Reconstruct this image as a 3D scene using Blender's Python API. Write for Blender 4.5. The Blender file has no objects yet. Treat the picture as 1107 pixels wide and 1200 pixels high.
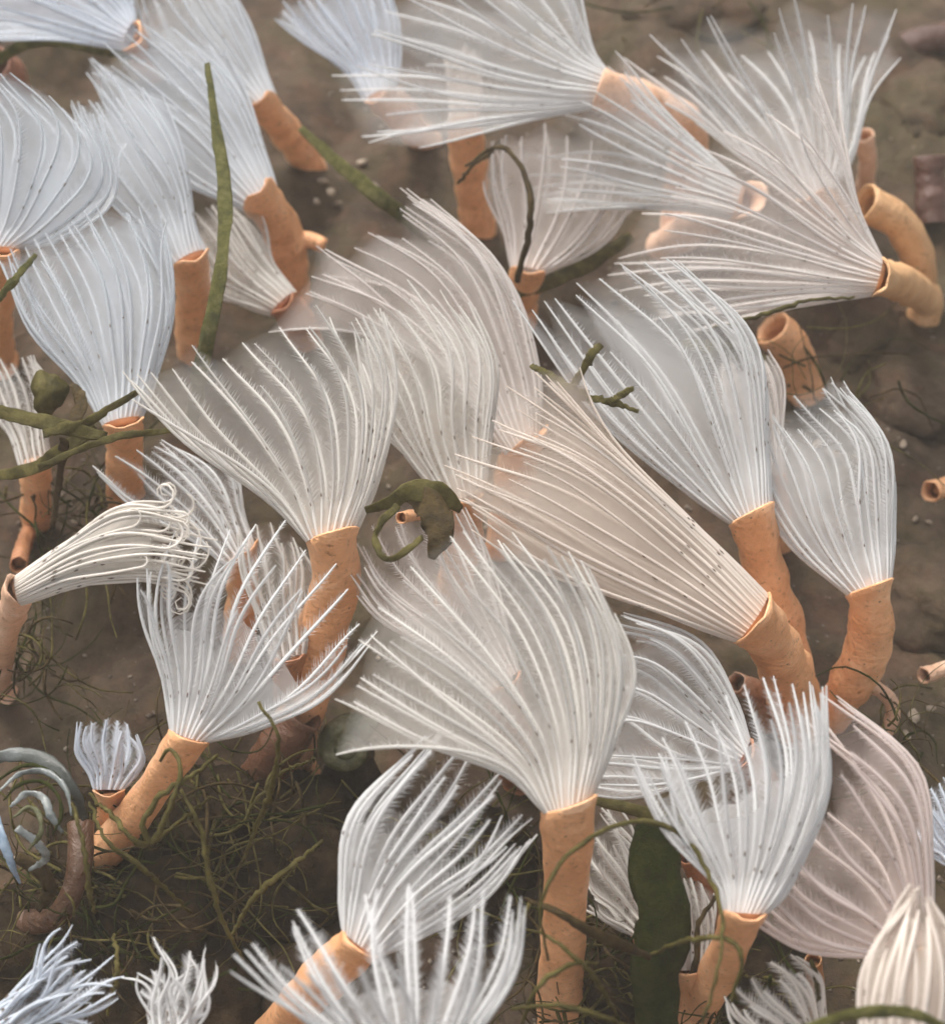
import bpy, math, random
import numpy as np
from mathutils import Vector, noise

random.seed(11)
RNG = np.random.default_rng(11)
SC = bpy.context.scene

# ------------------------------------------------------------------ camera (1 unit = 10 cm)
PW, PH = 1107.0, 1200.0
PITCH = math.radians(50)
LENS, SENS, DIST = 70.0, 36.0, 5.3
F = np.array([0, math.cos(PITCH), -math.sin(PITCH)])
U = np.array([0, math.sin(PITCH), math.cos(PITCH)])
X = np.array([1.0, 0, 0])
TGT = np.array([0, 0, 0.45])
EYE = TGT - F * DIST
cd = bpy.data.cameras.new('camera')
cd.lens = LENS; cd.sensor_fit = 'VERTICAL'; cd.sensor_height = SENS; cd.sensor_width = SENS
cd.clip_start = 0.05; cd.clip_end = 500
cd.dof.use_dof = True; cd.dof.focus_distance = DIST - 0.55; cd.dof.aperture_fstop = 1.8
cam = bpy.data.objects.new('camera', cd)
SC.collection.objects.link(cam)
cam.location = EYE
cam.rotation_euler = (math.pi / 2 - PITCH, 0, 0)
SC.camera = cam

# ------------------------------------------------------------------ light
SUN_EL, SUN_AZ = math.radians(58), math.radians(-35)      # azimuth from +Y (away from the camera) towards +X
w = bpy.data.worlds.new('World'); SC.world = w; w.use_nodes = True
nt = w.node_tree
bg = nt.nodes['Background']
sky = nt.nodes.new('ShaderNodeTexSky'); sky.sky_type = 'NISHITA'; sky.sun_disc = False
sky.sun_elevation = SUN_EL; sky.sun_rotation = SUN_AZ
sky.dust_density = 5.0; sky.ozone_density = 0.6; sky.air_density = 1.0
hs = nt.nodes.new('ShaderNodeHueSaturation'); hs.inputs['Saturation'].default_value = .18      # thin overcast: a paler sky
nt.links.new(sky.outputs[0], hs.inputs['Color']); nt.links.new(hs.outputs[0], bg.inputs[0]); bg.inputs[1].default_value = 0.15
sd = bpy.data.lights.new('sun', 'SUN'); sd.energy = 1.5; sd.angle = math.radians(14); sd.color = (1.0, 0.93, 0.84)
so = bpy.data.objects.new('sun', sd); SC.collection.objects.link(so)
sdir = Vector((math.sin(SUN_AZ) * math.cos(SUN_EL), math.cos(SUN_AZ) * math.cos(SUN_EL), math.sin(SUN_EL)))
so.rotation_euler = sdir.to_track_quat('Z', 'Y').to_euler()
SC.view_settings.view_transform = 'Standard'; SC.view_settings.look = 'None'
SC.view_settings.exposure = 0.72; SC.view_settings.gamma = 1.0
SC.view_settings.use_curve_mapping = False
SC.cycles.transparent_max_bounces = 28
SC.cycles.max_bounces = 5; SC.cycles.diffuse_bounces = 3; SC.cycles.transmission_bounces = 3; SC.cycles.glossy_bounces = 2
SC.cycles.use_adaptive_sampling = True; SC.cycles.adaptive_threshold = 0.03
SC.cycles.use_denoising = True

# ------------------------------------------------------------------ helpers
def ray(px, py):
    s = SENS / LENS / PH
    d = F + X * ((px - PW / 2) * s) + U * ((PH / 2 - py) * s)
    return d / np.linalg.norm(d)

def at(px, py, z):
    d = ray(px, py)
    return EYE + d * ((z - EYE[2]) / d[2])

def on_plane(px, py, p0, n):
    d = ray(px, py)
    return EYE + d * (np.dot(p0 - EYE, n) / np.dot(d, n))

def pxs(p):
    """size of one photo pixel at a world point"""
    return float(np.dot(p - EYE, F)) * SENS / LENS / PH

def catmull(P, K):
    """smooth curve through P, resampled to K evenly spaced points"""
    P = np.asarray(P, float)
    if len(P) == 2:
        t = np.linspace(0, 1, K)[:, None]
        return P[0] * (1 - t) + P[1] * t
    Q = np.vstack([2 * P[0] - P[1], P, 2 * P[-1] - P[-2]])
    out = []
    for i in range(1, len(Q) - 2):
        t = np.linspace(0, 1, 16, endpoint=False)[:, None]
        a, b, c, d = Q[i - 1], Q[i], Q[i + 1], Q[i + 2]
        out.append(0.5 * ((2 * b) + (c - a) * t + (2 * a - 5 * b + 4 * c - d) * t ** 2 + (3 * b - a - 3 * c + d) * t ** 3))
    out.append(P[-1:])
    C = np.vstack(out)
    s = np.concatenate([[0], np.cumsum(np.linalg.norm(np.diff(C, axis=0), axis=1))])
    q = np.linspace(0, s[-1], K)
    return np.stack([np.interp(q, s, C[:, k]) for k in range(C.shape[1])], 1)

def unit(v):
    v = np.asarray(v, float)
    return v / (np.linalg.norm(v, axis=-1, keepdims=True) + 1e-12)

def frames(P):
    """tangents and a twist-free pair of normals along a polyline"""
    T = unit(np.gradient(P, axis=0))
    n = np.cross(T[0], [0.13, 0.29, 0.95])
    if np.linalg.norm(n) < .05: n = np.cross(T[0], [1, 0, 0])
    N = [unit(n)]
    for i in range(1, len(P)):
        v = N[-1] - T[i] * np.dot(N[-1], T[i])
        N.append(unit(v))
    N = np.array(N)
    return T, N, np.cross(T, N)

def mesh_obj(name, V, Fc, mats, parent=None, loc=None, midx=None, smooth=True, attrs=None):
    me = bpy.data.meshes.new(name)
    V = np.asarray(V, float)
    if loc is not None: V = V - np.asarray(loc)
    me.from_pydata(V.tolist(), [], [tuple(map(int, f)) for f in Fc])
    for m in (mats if isinstance(mats, (list, tuple)) else [mats]): me.materials.append(m)
    if midx is not None: me.polygons.foreach_set('material_index', np.asarray(midx, np.int32))
    if smooth: me.polygons.foreach_set('use_smooth', np.ones(len(me.polygons), bool))
    for k, a in (attrs or {}).items():
        at_ = me.attributes.new(k, 'FLOAT', 'POINT'); at_.data.foreach_set('value', np.asarray(a, np.float32))
    me.update()
    o = bpy.data.objects.new(name, me)
    SC.collection.objects.link(o)
    if parent is not None: o.parent = parent
    elif loc is not None: o.location = loc
    return o

def empty(name, loc):
    o = bpy.data.objects.new(name, None); o.location = loc; o.empty_display_size = .05
    SC.collection.objects.link(o); return o

def tag(o, label=None, cat=None, group=None, kind=None):
    if label: o['label'] = label
    if cat: o['category'] = cat
    if group: o['group'] = group
    if kind: o['kind'] = kind
    return o

def sweep(P, R, sides=10, flat=1.0, flat_dir=None, cap=True, ripple=0.0, seed=0):
    """a tube of radius R[i] along P; flat<1 squashes it along one normal"""
    P = np.asarray(P); R = np.broadcast_to(np.asarray(R, float), (len(P),))
    T, N, B = frames(P)
    if flat_dir is not None:                                   # wide side perpendicular to flat_dir
        fd = np.asarray(flat_dir, float)
        B = unit(fd - T * (T @ fd)[:, None]); N = np.cross(B, T)
        tw_ = np.array([noise.noise(Vector((i * .16, seed, 5.1))) * 1.1 for i in range(len(P))])[:, None]   # a slow twist
        B, N = B * np.cos(tw_) + N * np.sin(tw_), N * np.cos(tw_) - B * np.sin(tw_)
    a = np.linspace(0, 2 * math.pi, sides, endpoint=False)
    V = []
    for i in range(len(P)):
        rr = R[i] * np.ones(sides)
        if ripple:
            rr = rr * (1 + ripple * np.array([noise.noise(Vector((math.cos(x) * 1.6 + seed, math.sin(x) * 1.6, i * .33))) for x in a]))
        V.append(P[i] + np.outer(np.cos(a) * rr, N[i]) + np.outer(np.sin(a) * rr * flat, B[i]))
    V = np.vstack(V); n = sides
    Fc = [(i * n + j, i * n + (j + 1) % n, (i + 1) * n + (j + 1) % n, (i + 1) * n + j) for i in range(len(P) - 1) for j in range(n)]
    if cap:
        Fc.append(tuple(range(n - 1, -1, -1))); Fc.append(tuple((len(P) - 1) * n + j for j in range(n)))
    return V, Fc

# ------------------------------------------------------------------ materials
def newmat(name):
    m = bpy.data.materials.new(name); m.use_nodes = True
    m.node_tree.nodes.clear()
    return m, m.node_tree.nodes, m.node_tree.links

def N_(nodes, t, **kw):
    n = nodes.new(t)
    for k, v in kw.items():
        if k in n.inputs: n.inputs[k].default_value = v
        else: setattr(n, k, v)
    return n

def mixcol(nodes, links, fac, a, b, mode='MIX'):
    n = nodes.new('ShaderNodeMix'); n.data_type = 'RGBA'; n.blend_type = mode
    for i, v in ((0, fac), (6, a), (7, b)):
        if hasattr(v, 'is_output') or isinstance(v, bpy.types.NodeSocket): links.new(v, n.inputs[i])
        elif i == 0: n.inputs[0].default_value = v
        else: n.inputs[i].default_value = (*v, 1) if len(v) == 3 else v
    return n.outputs[2]

def math_(nodes, links, op, a, b=0.0, clamp=False):
    n = nodes.new('ShaderNodeMath'); n.operation = op; n.use_clamp = clamp
    for i, v in ((0, a), (1, b)):
        if isinstance(v, bpy.types.NodeSocket): links.new(v, n.inputs[i])
        else: n.inputs[i].default_value = v
    return n.outputs[0]

def ramp(nodes, links, src, stops):
    n = nodes.new('ShaderNodeValToRGB'); links.new(src, n.inputs[0])
    e = n.color_ramp.elements
    while len(e) < len(stops): e.new(0.5)
    for k, (p, c) in enumerate(stops):
        e[k].position = p; e[k].color = (*c, 1) if len(c) == 3 else c
    return n.outputs[0]

def mat_filament(name, k):
    """white filament: diffuse and see-through light, tinted by the object's colour"""
    m, n, l = newmat(name)
    oi = n.new('ShaderNodeObjectInfo')
    col = mixcol(n, l, 1.0, oi.outputs['Color'], k, 'MULTIPLY')
    d = n.new('ShaderNodeBsdfDiffuse'); t = n.new('ShaderNodeBsdfTranslucent'); g = N_(n, 'ShaderNodeBsdfGlossy', Roughness=.35)
    l.new(col, d.inputs[0]); l.new(col, t.inputs[0])
    mx = N_(n, 'ShaderNodeMixShader'); mx.inputs[0].default_value = .42
    l.new(d.outputs[0], mx.inputs[1]); l.new(t.outputs[0], mx.inputs[2])
    m2 = n.new('ShaderNodeMixShader'); m2.inputs[0].default_value = .05
    l.new(mx.outputs[0], m2.inputs[1]); l.new(g.outputs[0], m2.inputs[2])
    o = n.new('ShaderNodeOutputMaterial'); l.new(m2.outputs[0], o.inputs[0])
    return m

def mat_web():
    """thin veil of pinnules between the filaments: mostly see-through"""
    m, n, l = newmat('crown_veil')
    oi = n.new('ShaderNodeObjectInfo')
    av = n.new('ShaderNodeAttribute'); av.attribute_name = 'veil'
    d = n.new('ShaderNodeBsdfDiffuse'); t = n.new('ShaderNodeBsdfTranslucent'); tr = n.new('ShaderNodeBsdfTransparent')
    l.new(oi.outputs['Color'], d.inputs[0]); l.new(oi.outputs['Color'], t.inputs[0])
    mx = n.new('ShaderNodeMixShader'); mx.inputs[0].default_value = .5
    l.new(d.outputs[0], mx.inputs[1]); l.new(t.outputs[0], mx.inputs[2])
    m2 = n.new('ShaderNodeMixShader'); l.new(av.outputs['Fac'], m2.inputs[0]); l.new(tr.outputs[0], m2.inputs[1]); l.new(mx.outputs[0], m2.inputs[2])
    o = n.new('ShaderNodeOutputMaterial'); l.new(m2.outputs[0], o.inputs[0])
    return m

def mat_tube():
    m, n, l = newmat('worm_tube')
    oi = n.new('ShaderNodeObjectInfo')
    geo = n.new('ShaderNodeNewGeometry')
    na = N_(n, 'ShaderNodeTexNoise', Scale=9.0, Detail=6.0, Roughness=.62); l.new(geo.outputs['Position'], na.inputs['Vector'])
    nb = N_(n, 'ShaderNodeTexNoise', Scale=60.0, Detail=4.0, Roughness=.7); l.new(geo.outputs['Position'], nb.inputs['Vector'])
    fa = ramp(n, l, na.outputs[0], [(.25, (.50, .38, .27)), (.37, (.88, .83, .77)), (.56, (1.0, 1.0, 1.0)), (.70, (1.06, 1.2, 1.38))])
    fb = ramp(n, l, nb.outputs[0], [(.30, (.42, .34, .28)), (.41, (.95, .95, .95)), (.62, (1.05, 1.06, 1.08)), (.72, (1.15, 1.35, 1.6))])
    c = mixcol(n, l, 1.0, oi.outputs['Color'], fa, 'MULTIPLY'); c = mixcol(n, l, .85, c, fb, 'MULTIPLY')
    vo = N_(n, 'ShaderNodeTexVoronoi', Scale=38.0); l.new(geo.outputs['Position'], vo.inputs['Vector'])
    sp = ramp(n, l, vo.outputs['Distance'], [(.10, (1, 1, 1)), (.17, (0, 0, 0))])
    gate = ramp(n, l, na.outputs[0], [(.50, (0, 0, 0)), (.56, (.8,) * 3)])
    c = mixcol(n, l, mixcol(n, l, 1.0, sp, gate, 'MULTIPLY'), c, (.16, .10, .055))          # specks of silt
    b = n.new('ShaderNodeBsdfPrincipled'); l.new(c, b.inputs['Base Color'])
    b.inputs['Roughness'].default_value = .3
    mp = n.new('ShaderNodeMapping'); mp.inputs['Scale'].default_value = (1, 1, 2.6); l.new(geo.outputs['Position'], mp.inputs['Vector'])
    wr = N_(n, 'ShaderNodeTexNoise', Scale=16.0, Detail=5.0, Roughness=.65, Distortion=.8); l.new(mp.outputs[0], wr.inputs['Vector'])
    hh = math_(n, l, 'ADD', math_(n, l, 'MULTIPLY', wr.outputs[0], 1.6), nb.outputs[0])
    bu = N_(n, 'ShaderNodeBump', Strength=.5, Distance=.014); l.new(hh, bu.inputs['Height']); l.new(bu.outputs[0], b.inputs['Normal'])
    o = n.new('ShaderNodeOutputMaterial'); l.new(b.outputs[0], o.inputs[0])
    return m

def mat_noisy(name, c0, c1, c2, scale=12, rough=.6, bump=.4, trans=0.0, spec=.4):
    m, n, l = newmat(name)
    geo = n.new('ShaderNodeNewGeometry')
    na = N_(n, 'ShaderNodeTexNoise', Scale=scale, Detail=7.0, Roughness=.65); l.new(geo.outputs['Position'], na.inputs['Vector'])
    c = ramp(n, l, na.outputs[0], [(.32, c0), (.5, c1), (.7, c2)])
    b = n.new('ShaderNodeBsdfPrincipled'); l.new(c, b.inputs['Base Color']); b.inputs['Roughness'].default_value = rough
    b.inputs['Specular IOR Level'].default_value = spec
    nb = N_(n, 'ShaderNodeTexNoise', Scale=scale * 5, Detail=5.0, Roughness=.7); l.new(geo.outputs['Position'], nb.inputs['Vector'])
    bu = N_(n, 'ShaderNodeBump', Strength=bump, Distance=.02); l.new(nb.outputs[0], bu.inputs['Height']); l.new(bu.outputs[0], b.inputs['Normal'])
    o = n.new('ShaderNodeOutputMaterial')
    if trans:
        t = n.new('ShaderNodeBsdfTranslucent'); l.new(c, t.inputs[0])
        mx = n.new('ShaderNodeMixShader'); mx.inputs[0].default_value = trans
        l.new(b.outputs[0], mx.inputs[1]); l.new(t.outputs[0], mx.inputs[2]); l.new(mx.outputs[0], o.inputs[0])
    else: l.new(b.outputs[0], o.inputs[0])
    return m

def mat_mud():
    m, n, l = newmat('mud')
    geo = n.new('ShaderNodeNewGeometry')
    a = N_(n, 'ShaderNodeTexNoise', Scale=2.1, Detail=8.0, Roughness=.62); l.new(geo.outputs['Position'], a.inputs['Vector'])
    b_ = N_(n, 'ShaderNodeTexNoise', Scale=14.0, Detail=8.0, Roughness=.7); l.new(geo.outputs['Position'], b_.inputs['Vector'])
    v = N_(n, 'ShaderNodeTexVoronoi', Scale=46.0); l.new(geo.outputs['Position'], v.inputs['Vector'])
    c = ramp(n, l, a.outputs[0], [(.32, (.038, .026, .017)), (.46, (.080, .055, .037)), (.60, (.064, .049, .026)), (.75, (.115, .082, .059))])
    h_ = N_(n, 'ShaderNodeTexNoise', Scale=5.2, Detail=6.0, Roughness=.6, Distortion=.6); l.new(geo.outputs['Position'], h_.inputs['Vector'])
    c = mixcol(n, l, ramp(n, l, h_.outputs[0], [(.52, (0, 0, 0)), (.7, (.55,) * 3)]), c, (.105, .053, .032))
    c = mixcol(n, l, ramp(n, l, h_.outputs[0], [(.28, (.6,) * 3), (.42, (0, 0, 0))]), c, (.05, .044, .018))
    f = ramp(n, l, b_.outputs[0], [(.28, (.4, .36, .33)), (.5, (.95, .95, .95)), (.72, (1.5, 1.45, 1.4))])
    c = mixcol(n, l, .9, c, f, 'MULTIPLY')
    g = ramp(n, l, v.outputs['Distance'], [(.0, (1.5, 1.45, 1.4)), (.09, (1, 1, 1))])
    c = mixcol(n, l, .6, c, g, 'MULTIPLY')
    p = n.new('ShaderNodeBsdfPrincipled'); l.new(c, p.inputs['Base Color']); p.inputs['Roughness'].default_value = .75; p.inputs['Specular IOR Level'].default_value = .15
    bu = N_(n, 'ShaderNodeBump', Strength=.6, Distance=.03); l.new(b_.outputs[0], bu.inputs['Height']); l.new(bu.outputs[0], p.inputs['Normal'])
    o = n.new('ShaderNodeOutputMaterial'); l.new(p.outputs[0], o.inputs[0])
    return m

M = dict(
    fil=mat_filament('filament', (1, 1, 1)), pin=mat_filament('pinnule', (.97, .98, 1.0)), veil=mat_web(), tube=mat_tube(),
    flesh=mat_filament('collar_flesh', (1, 1, 1)),
    spot=mat_noisy('eyespot', (.10, .07, .05), (.15, .10, .07), (.20, .14, .10), 30),
    mud=mat_mud(),
    olive=mat_noisy('olive_weed', (.05, .042, .010), (.115, .096, .024), (.20, .17, .055), 26, .5, .5, .3, .25),
    green=mat_noisy('green_weed', (.08, .084, .018), (.17, .165, .04), (.30, .28, .10), 32, .3, .8, .35),
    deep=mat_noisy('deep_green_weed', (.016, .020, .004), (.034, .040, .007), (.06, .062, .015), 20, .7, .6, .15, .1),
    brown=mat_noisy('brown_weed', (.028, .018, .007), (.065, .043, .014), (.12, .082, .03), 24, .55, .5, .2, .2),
    dark=mat_noisy('dark_shaded_stone', (.010, .007, .004), (.03, .020, .011), (.07, .046, .026), 11, .9, .9, 0, .08),  # stone tone deepened to near-black to carry the shade of the gaps
    shell=mat_noisy('shell', (.16, .12, .085), (.34, .27, .20), (.55, .47, .38), 30, .45, .6),
    grit=mat_noisy('grit', (.05, .035, .025), (.13, .10, .075), (.42, .36, .28), 30, .7, .3),
    snail=mat_noisy('snail_shell', (.03, .032, .012), (.08, .082, .032), (.22, .21, .13), 18, .25, .4),
    blue=mat_noisy('blue_reflection', (.10, .15, .22), (.20, .29, .40), (.42, .52, .62), 14, .15, .1, .3, .6),  # blue part of the water-surface reflection, as plain colour
    refl_grey=mat_noisy('grey_reflection', (.05, .055, .05), (.10, .11, .10), (.20, .22, .22), 12, .3, .2, .3, .5),  # grey bands of the water reflection put into the colour
    pale=mat_noisy('pale_reflection', (.10, .115, .11), (.22, .245, .24), (.46, .48, .46), 16, .15, .2, .3, .7),  # bright bands of the water reflection put into the colour
)

# ------------------------------------------------------------------ ground
def gz(x, y):
    v = Vector((x, y, 0))
    d = noise.fractal(v * .9, 1.0, 2.0, 3) * .10 + noise.fractal(v * 4.5 + Vector((3, 1, 0)), .9, 2.1, 4) * .030
    d += (abs(noise.noise(v * 2.3 + Vector((7, 2, 0)))) - .2) * .14
    return float(d) - .03

def build_ground():
    def axis(n, inner, outer):
        core = np.linspace(-inner, inner, n)
        ext = np.array([inner + (outer - inner) * t ** 2.5 for t in np.linspace(.06, 1, 14)])
        return np.concatenate([-ext[::-1], core, ext])
    xs, ys = axis(190, 2.2, 120), axis(210, 2.6, 120)
    V = [(x, y, gz(x, y) if abs(x) < 6 and abs(y) < 6 else -.03) for y in ys for x in xs]
    nx = len(xs)
    Fc = [(j * nx + i, j * nx + i + 1, (j + 1) * nx + i + 1, (j + 1) * nx + i) for j in range(len(ys) - 1) for i in range(nx - 1)]
    o = mesh_obj('seabed', V, Fc, M['mud'])
    tag(o, 'brown silty mud bottom between the tube worms', None, None, 'structure')
build_ground()

def drop(p):
    return np.array([p[0], p[1], gz(p[0], p[1]) - .03])

# ------------------------------------------------------------------ worms
COOL, WARM, CREAM, PINK, BLUE = (.79, .79, .785), (.79, .76, .71), (.84, .74, .65), (.80, .74, .70), (.70, .76, .84)
ORANGE, RED, PALE, TAN = (.95, .50, .25), (.55, .24, .12), (.92, .58, .39), (.88, .52, .26)
DENS = .64
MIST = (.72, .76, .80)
GROUP = 'tube worms with feathery crowns'

def tube_mesh(P, r, seed, face=None):
    """open tube with an inner wall at the mouth (P[0])"""
    K = len(P)
    T, N, B = frames(P)
    R = r * (1 + .05 * np.sin(np.linspace(0, 9, K) + seed) + .03 * np.sin(np.linspace(0, 31, K) + 2 * seed))
    R[0] *= 1.05
    V, Fc = sweep(P, R, 18, cap=False, ripple=.15, seed=seed * 3.1)
    n = 18
    if face is not None:                                       # slant the mouth so that it faces along the crown
        dn = float(np.dot(T[0], face)); dn = min(dn, -.33)
        for k, wt in enumerate((1, .88, .72, .55, .38, .24, .12, .04)):
            ring = V[k * n:(k + 1) * n]
            sh = np.clip(-((ring - P[k]) @ np.asarray(face)) / dn, -r * 2.0, r * 2.0)
            V[k * n:(k + 1) * n] = ring + np.outer(sh * wt, T[k])
    V0 = V[:n]; c = P[0]
    lip = c + (V0 - c) * .9 - T[0] * r * .10
    inn = c + (V0 - c) * .78 + T[0] * r * .25
    deep = c + (V0 - c) * .68 + T[0] * r * 1.4
    b = len(V); V = np.vstack([V, lip, inn, deep])
    prev = list(range(n))
    for k in range(3):
        cur = [b + k * n + j for j in range(n)]
        Fc += [(prev[(j + 1) % n], prev[j], cur[j], cur[(j + 1) % n]) for j in range(n)]
        prev = cur
    Fc.append(tuple(prev))
    return V, Fc

def worm(label, C, cw, h, L, Mi, R, tube, n=26, tint=COOL, dens=.5, clump=0.0, bins=5, tilt=6, yaw=0, dr=.5,
         tcol=ORANGE, tw=None, jit=.035, curl=0.0, web=1.0, zt=None, collar=True, spots=(.22, .34, .47), wob=1.0, stub=None, fw=1.0, cup=1.0):
    C = np.array(C, float); n = max(14, round(n * .82))
    p0 = at(C[0], C[1], h)
    ct, st = math.cos(math.radians(tilt)), math.sin(math.radians(tilt))
    nrm = -F * ct + U * st                                     # crown mid-plane normal, towards the camera
    cy, sy = math.cos(math.radians(yaw)), math.sin(math.radians(yaw))
    nrm = unit(nrm * cy + X * sy)
    ps = pxs(p0)
    # --- tube: its mouth looks along the crown
    ax = unit(np.array(Mi[-1], float) - C); pe = np.array([-ax[1], ax[0]])
    a3 = unit(on_plane(*(C + ax * 10), p0, nrm) - on_plane(*C, p0, nrm))
    rt = (tw or cw) * ps * .5
    t0 = np.array(tube[0], float); td = unit(at(t0[0], t0[1], h * .75) - p0)
    pts = [p0]
    if zt is None: zt = 0.0
    tp = [np.array(q, float) for q in tube]
    seg = np.cumsum([np.linalg.norm((tp[i] - (tp[i - 1] if i else C))) for i in range(len(tp))])
    for q, s in zip(tp, seg): pts.append(at(q[0], q[1], h + (zt - h) * s / seg[-1]))
    g = drop(pts[-1])
    if pts[-1][2] - g[2] > .06: pts.append(g * .6 + pts[-1] * .4 + np.array([.01, .02, 0])); pts.append(g)
    else: pts[-1] = np.minimum(pts[-1], [9, 9, g[2] + .02])
    base = pts[-1].copy()
    root = empty('tube_worm', base)
    tag(root, label, 'tube worm', GROUP)
    TP = catmull(pts, 34)
    V, Fc = tube_mesh(TP, rt, C[0] * .01, a3)
    to = mesh_obj('tube', V, Fc, M['tube'], root, base); to.color = (*tcol, 1)
    if stub:
        q = [at(a, b, z) for a, b, z in stub]
        V, Fc = sweep(catmull(q, 8), np.linspace(rt * .5, rt * .38, 8), 10, ripple=.15)
        s_ = mesh_obj('tube_branch', V, Fc, M['tube'], to, base); s_.color = (*tcol, 1)
    # --- crown curves in photo pixels, then on the crown's mid-plane
    sg = 1.0 if np.dot(np.array(L[-1], float) - C, pe) > np.dot(np.array(R[-1], float) - C, pe) else -1.0
    hw = cw * .50
    K = 37 if curl else 17
    cur = [catmull([s0] + [np.array(q, float) for q in E], K) for s0, E in
           ((C + pe * sg * hw, L), (C.copy(), Mi), (C - pe * sg * hw, R))]
    u = np.linspace(0, 1, K)
    halfw = np.linalg.norm(cur[2] - cur[0], axis=1) * .5 * ps
    rad = []
    for i in range(n):
        ph = 2 * math.pi * (i + .5 + RNG.uniform(-.25, .25)) / n + .0
        s = math.cos(ph); dpt = math.sin(ph)
        if clump:
            cc = (math.floor((s + 1) * .5 * bins * .999) + .5) / bins * 2 - 1
            cc += RNG.uniform(-.05, .05)
            sv = s + (cc - s) * clump * u ** 1.6
        else: sv = s + RNG.normal(0, .05) * u
        if RNG.uniform() < .14: sv = sv + RNG.normal(0, .22) * u ** 2      # a stray one crosses its neighbours
        q = cur[0] * (sv * (sv - 1) / 2)[:, None] + cur[1] * (1 - sv ** 2)[:, None] + cur[2] * (sv * (sv + 1) / 2)[:, None]
        ln = 1 + RNG.uniform(-jit * 2.2, jit) - (RNG.uniform(.1, .3) if RNG.uniform() < .07 else 0)
        ln *= 1.03 - .13 * max(dpt, 0) * cup                      # the near rim of the cup is lower
        # shorten or lengthen along the curve
        idx = np.clip(u * ln, 0, 1) * (K - 1)
        q2 = np.stack([np.interp(idx, np.arange(K), q[:, k]) for k in (0, 1)], 1)
        if ln > 1: q2 += np.outer(np.clip(u * ln - 1, 0, None) * K, q[-1] - q[-2])
        side = unit(np.gradient(q2, axis=0))[:, ::-1] * np.array([-1, 1])
        wv = np.sin(u * RNG.uniform(3, 7) + RNG.uniform(0, 6.28)) * u * RNG.uniform(.5, 1.8) * wob * 3.4
        q2 = q2 + side * wv[:, None]
        P = np.array([on_plane(a, b, p0, nrm) for a, b in q2])
        P = P + nrm * (dpt * np.maximum(halfw * dr * (.8 + .45 * u ** 2), rt * 1.0 * np.clip(1 - u * 1.2, .25, 1)))[:, None]
        P = P + nrm * (RNG.normal(0, .012) * u)[:, None]
        if curl and RNG.uniform() < .7:                        # the outer part winds up into a loop
            k0 = int(K * RNG.uniform(.74, .86)); st = np.linalg.norm(P[k0] - P[k0 - 1]) * RNG.uniform(.8, 1.5)
            b3 = np.cross(nrm, a3); d0 = P[k0] - P[k0 - 1]
            hd = math.atan2(np.dot(d0, b3), np.dot(d0, a3)); sgn = RNG.choice([-1, 1]); turn = RNG.uniform(2.5, 8.5); zz = RNG.normal(0, .25)
            for k in range(k0 + 1, K):
                t = (k - k0) / (K - k0); hd += sgn * turn * (.4 + 1.2 * t) / (K - k0)
                P[k] = P[k - 1] + (a3 * math.cos(hd) + b3 * math.sin(hd) + nrm * zz * math.cos(t * 5)) * st
        # keep clear of the mud
        P[:, 2] = np.maximum(P[:, 2], .05)
        rad.append(P)
    rad = np.array(rad)
    # --- veil
    kw = max(3, int(K * web))
    V = rad[:, :kw].reshape(-1, 3)
    au = np.tile(u[:kw] / u[kw - 1], n); av = np.repeat(np.arange(n), kw)
    prof = np.interp(au, [0, .12, .3, .55, .85, .95, 1], [2.0, 1.45, 1.0, .78, .62, .45, .1])
    veil = np.array([noise.noise(Vector((b * .55 + C[0], a * 2.2, C[1]))) * .9 + noise.noise(Vector((b * .9, a * 9 + C[0], 3.3))) * .35 for a, b in zip(au, av)])
    veil = np.clip(prof * dens * DENS * (1 + veil), 0, .96)
    Fc = []
    for i in range(n):
        j = (i + 1) % n
        for k in range(kw - 1):
            gap = np.linalg.norm(rad[i, k + 1] - rad[j, k + 1])
            if clump and k > kw * .55 and gap > 22 * ps: continue
            Fc.append((i * kw + k, j * kw + k, j * kw + k + 1, i * kw + k + 1))
    co = mesh_obj('crown', V, Fc, M['veil'], root, base, attrs=dict(veil=veil))
    co.color = (*tint, 1)
    # --- collar
    if collar:
        cp = catmull([p0 - a3 * rt * .25, p0 - a3 * rt * .02, p0 + a3 * rt * .36], 6)
        V, Fc = sweep(cp, np.array([.78, .86, .91, .93, .90, .82]) * rt, 16, cap=True, ripple=.06)
        cl = mesh_obj('collar', V, Fc, M['flesh'], root, base)
        cl.color = (tcol[0] * .55 + tint[0] * .40, tcol[1] * .62 + tint[1] * .28, tcol[2] * .6 + tint[2] * .25, 1)
    # --- radioles: each with its rod, its fine pinnules and its dark spots
    cen = rad.mean(0)
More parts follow.
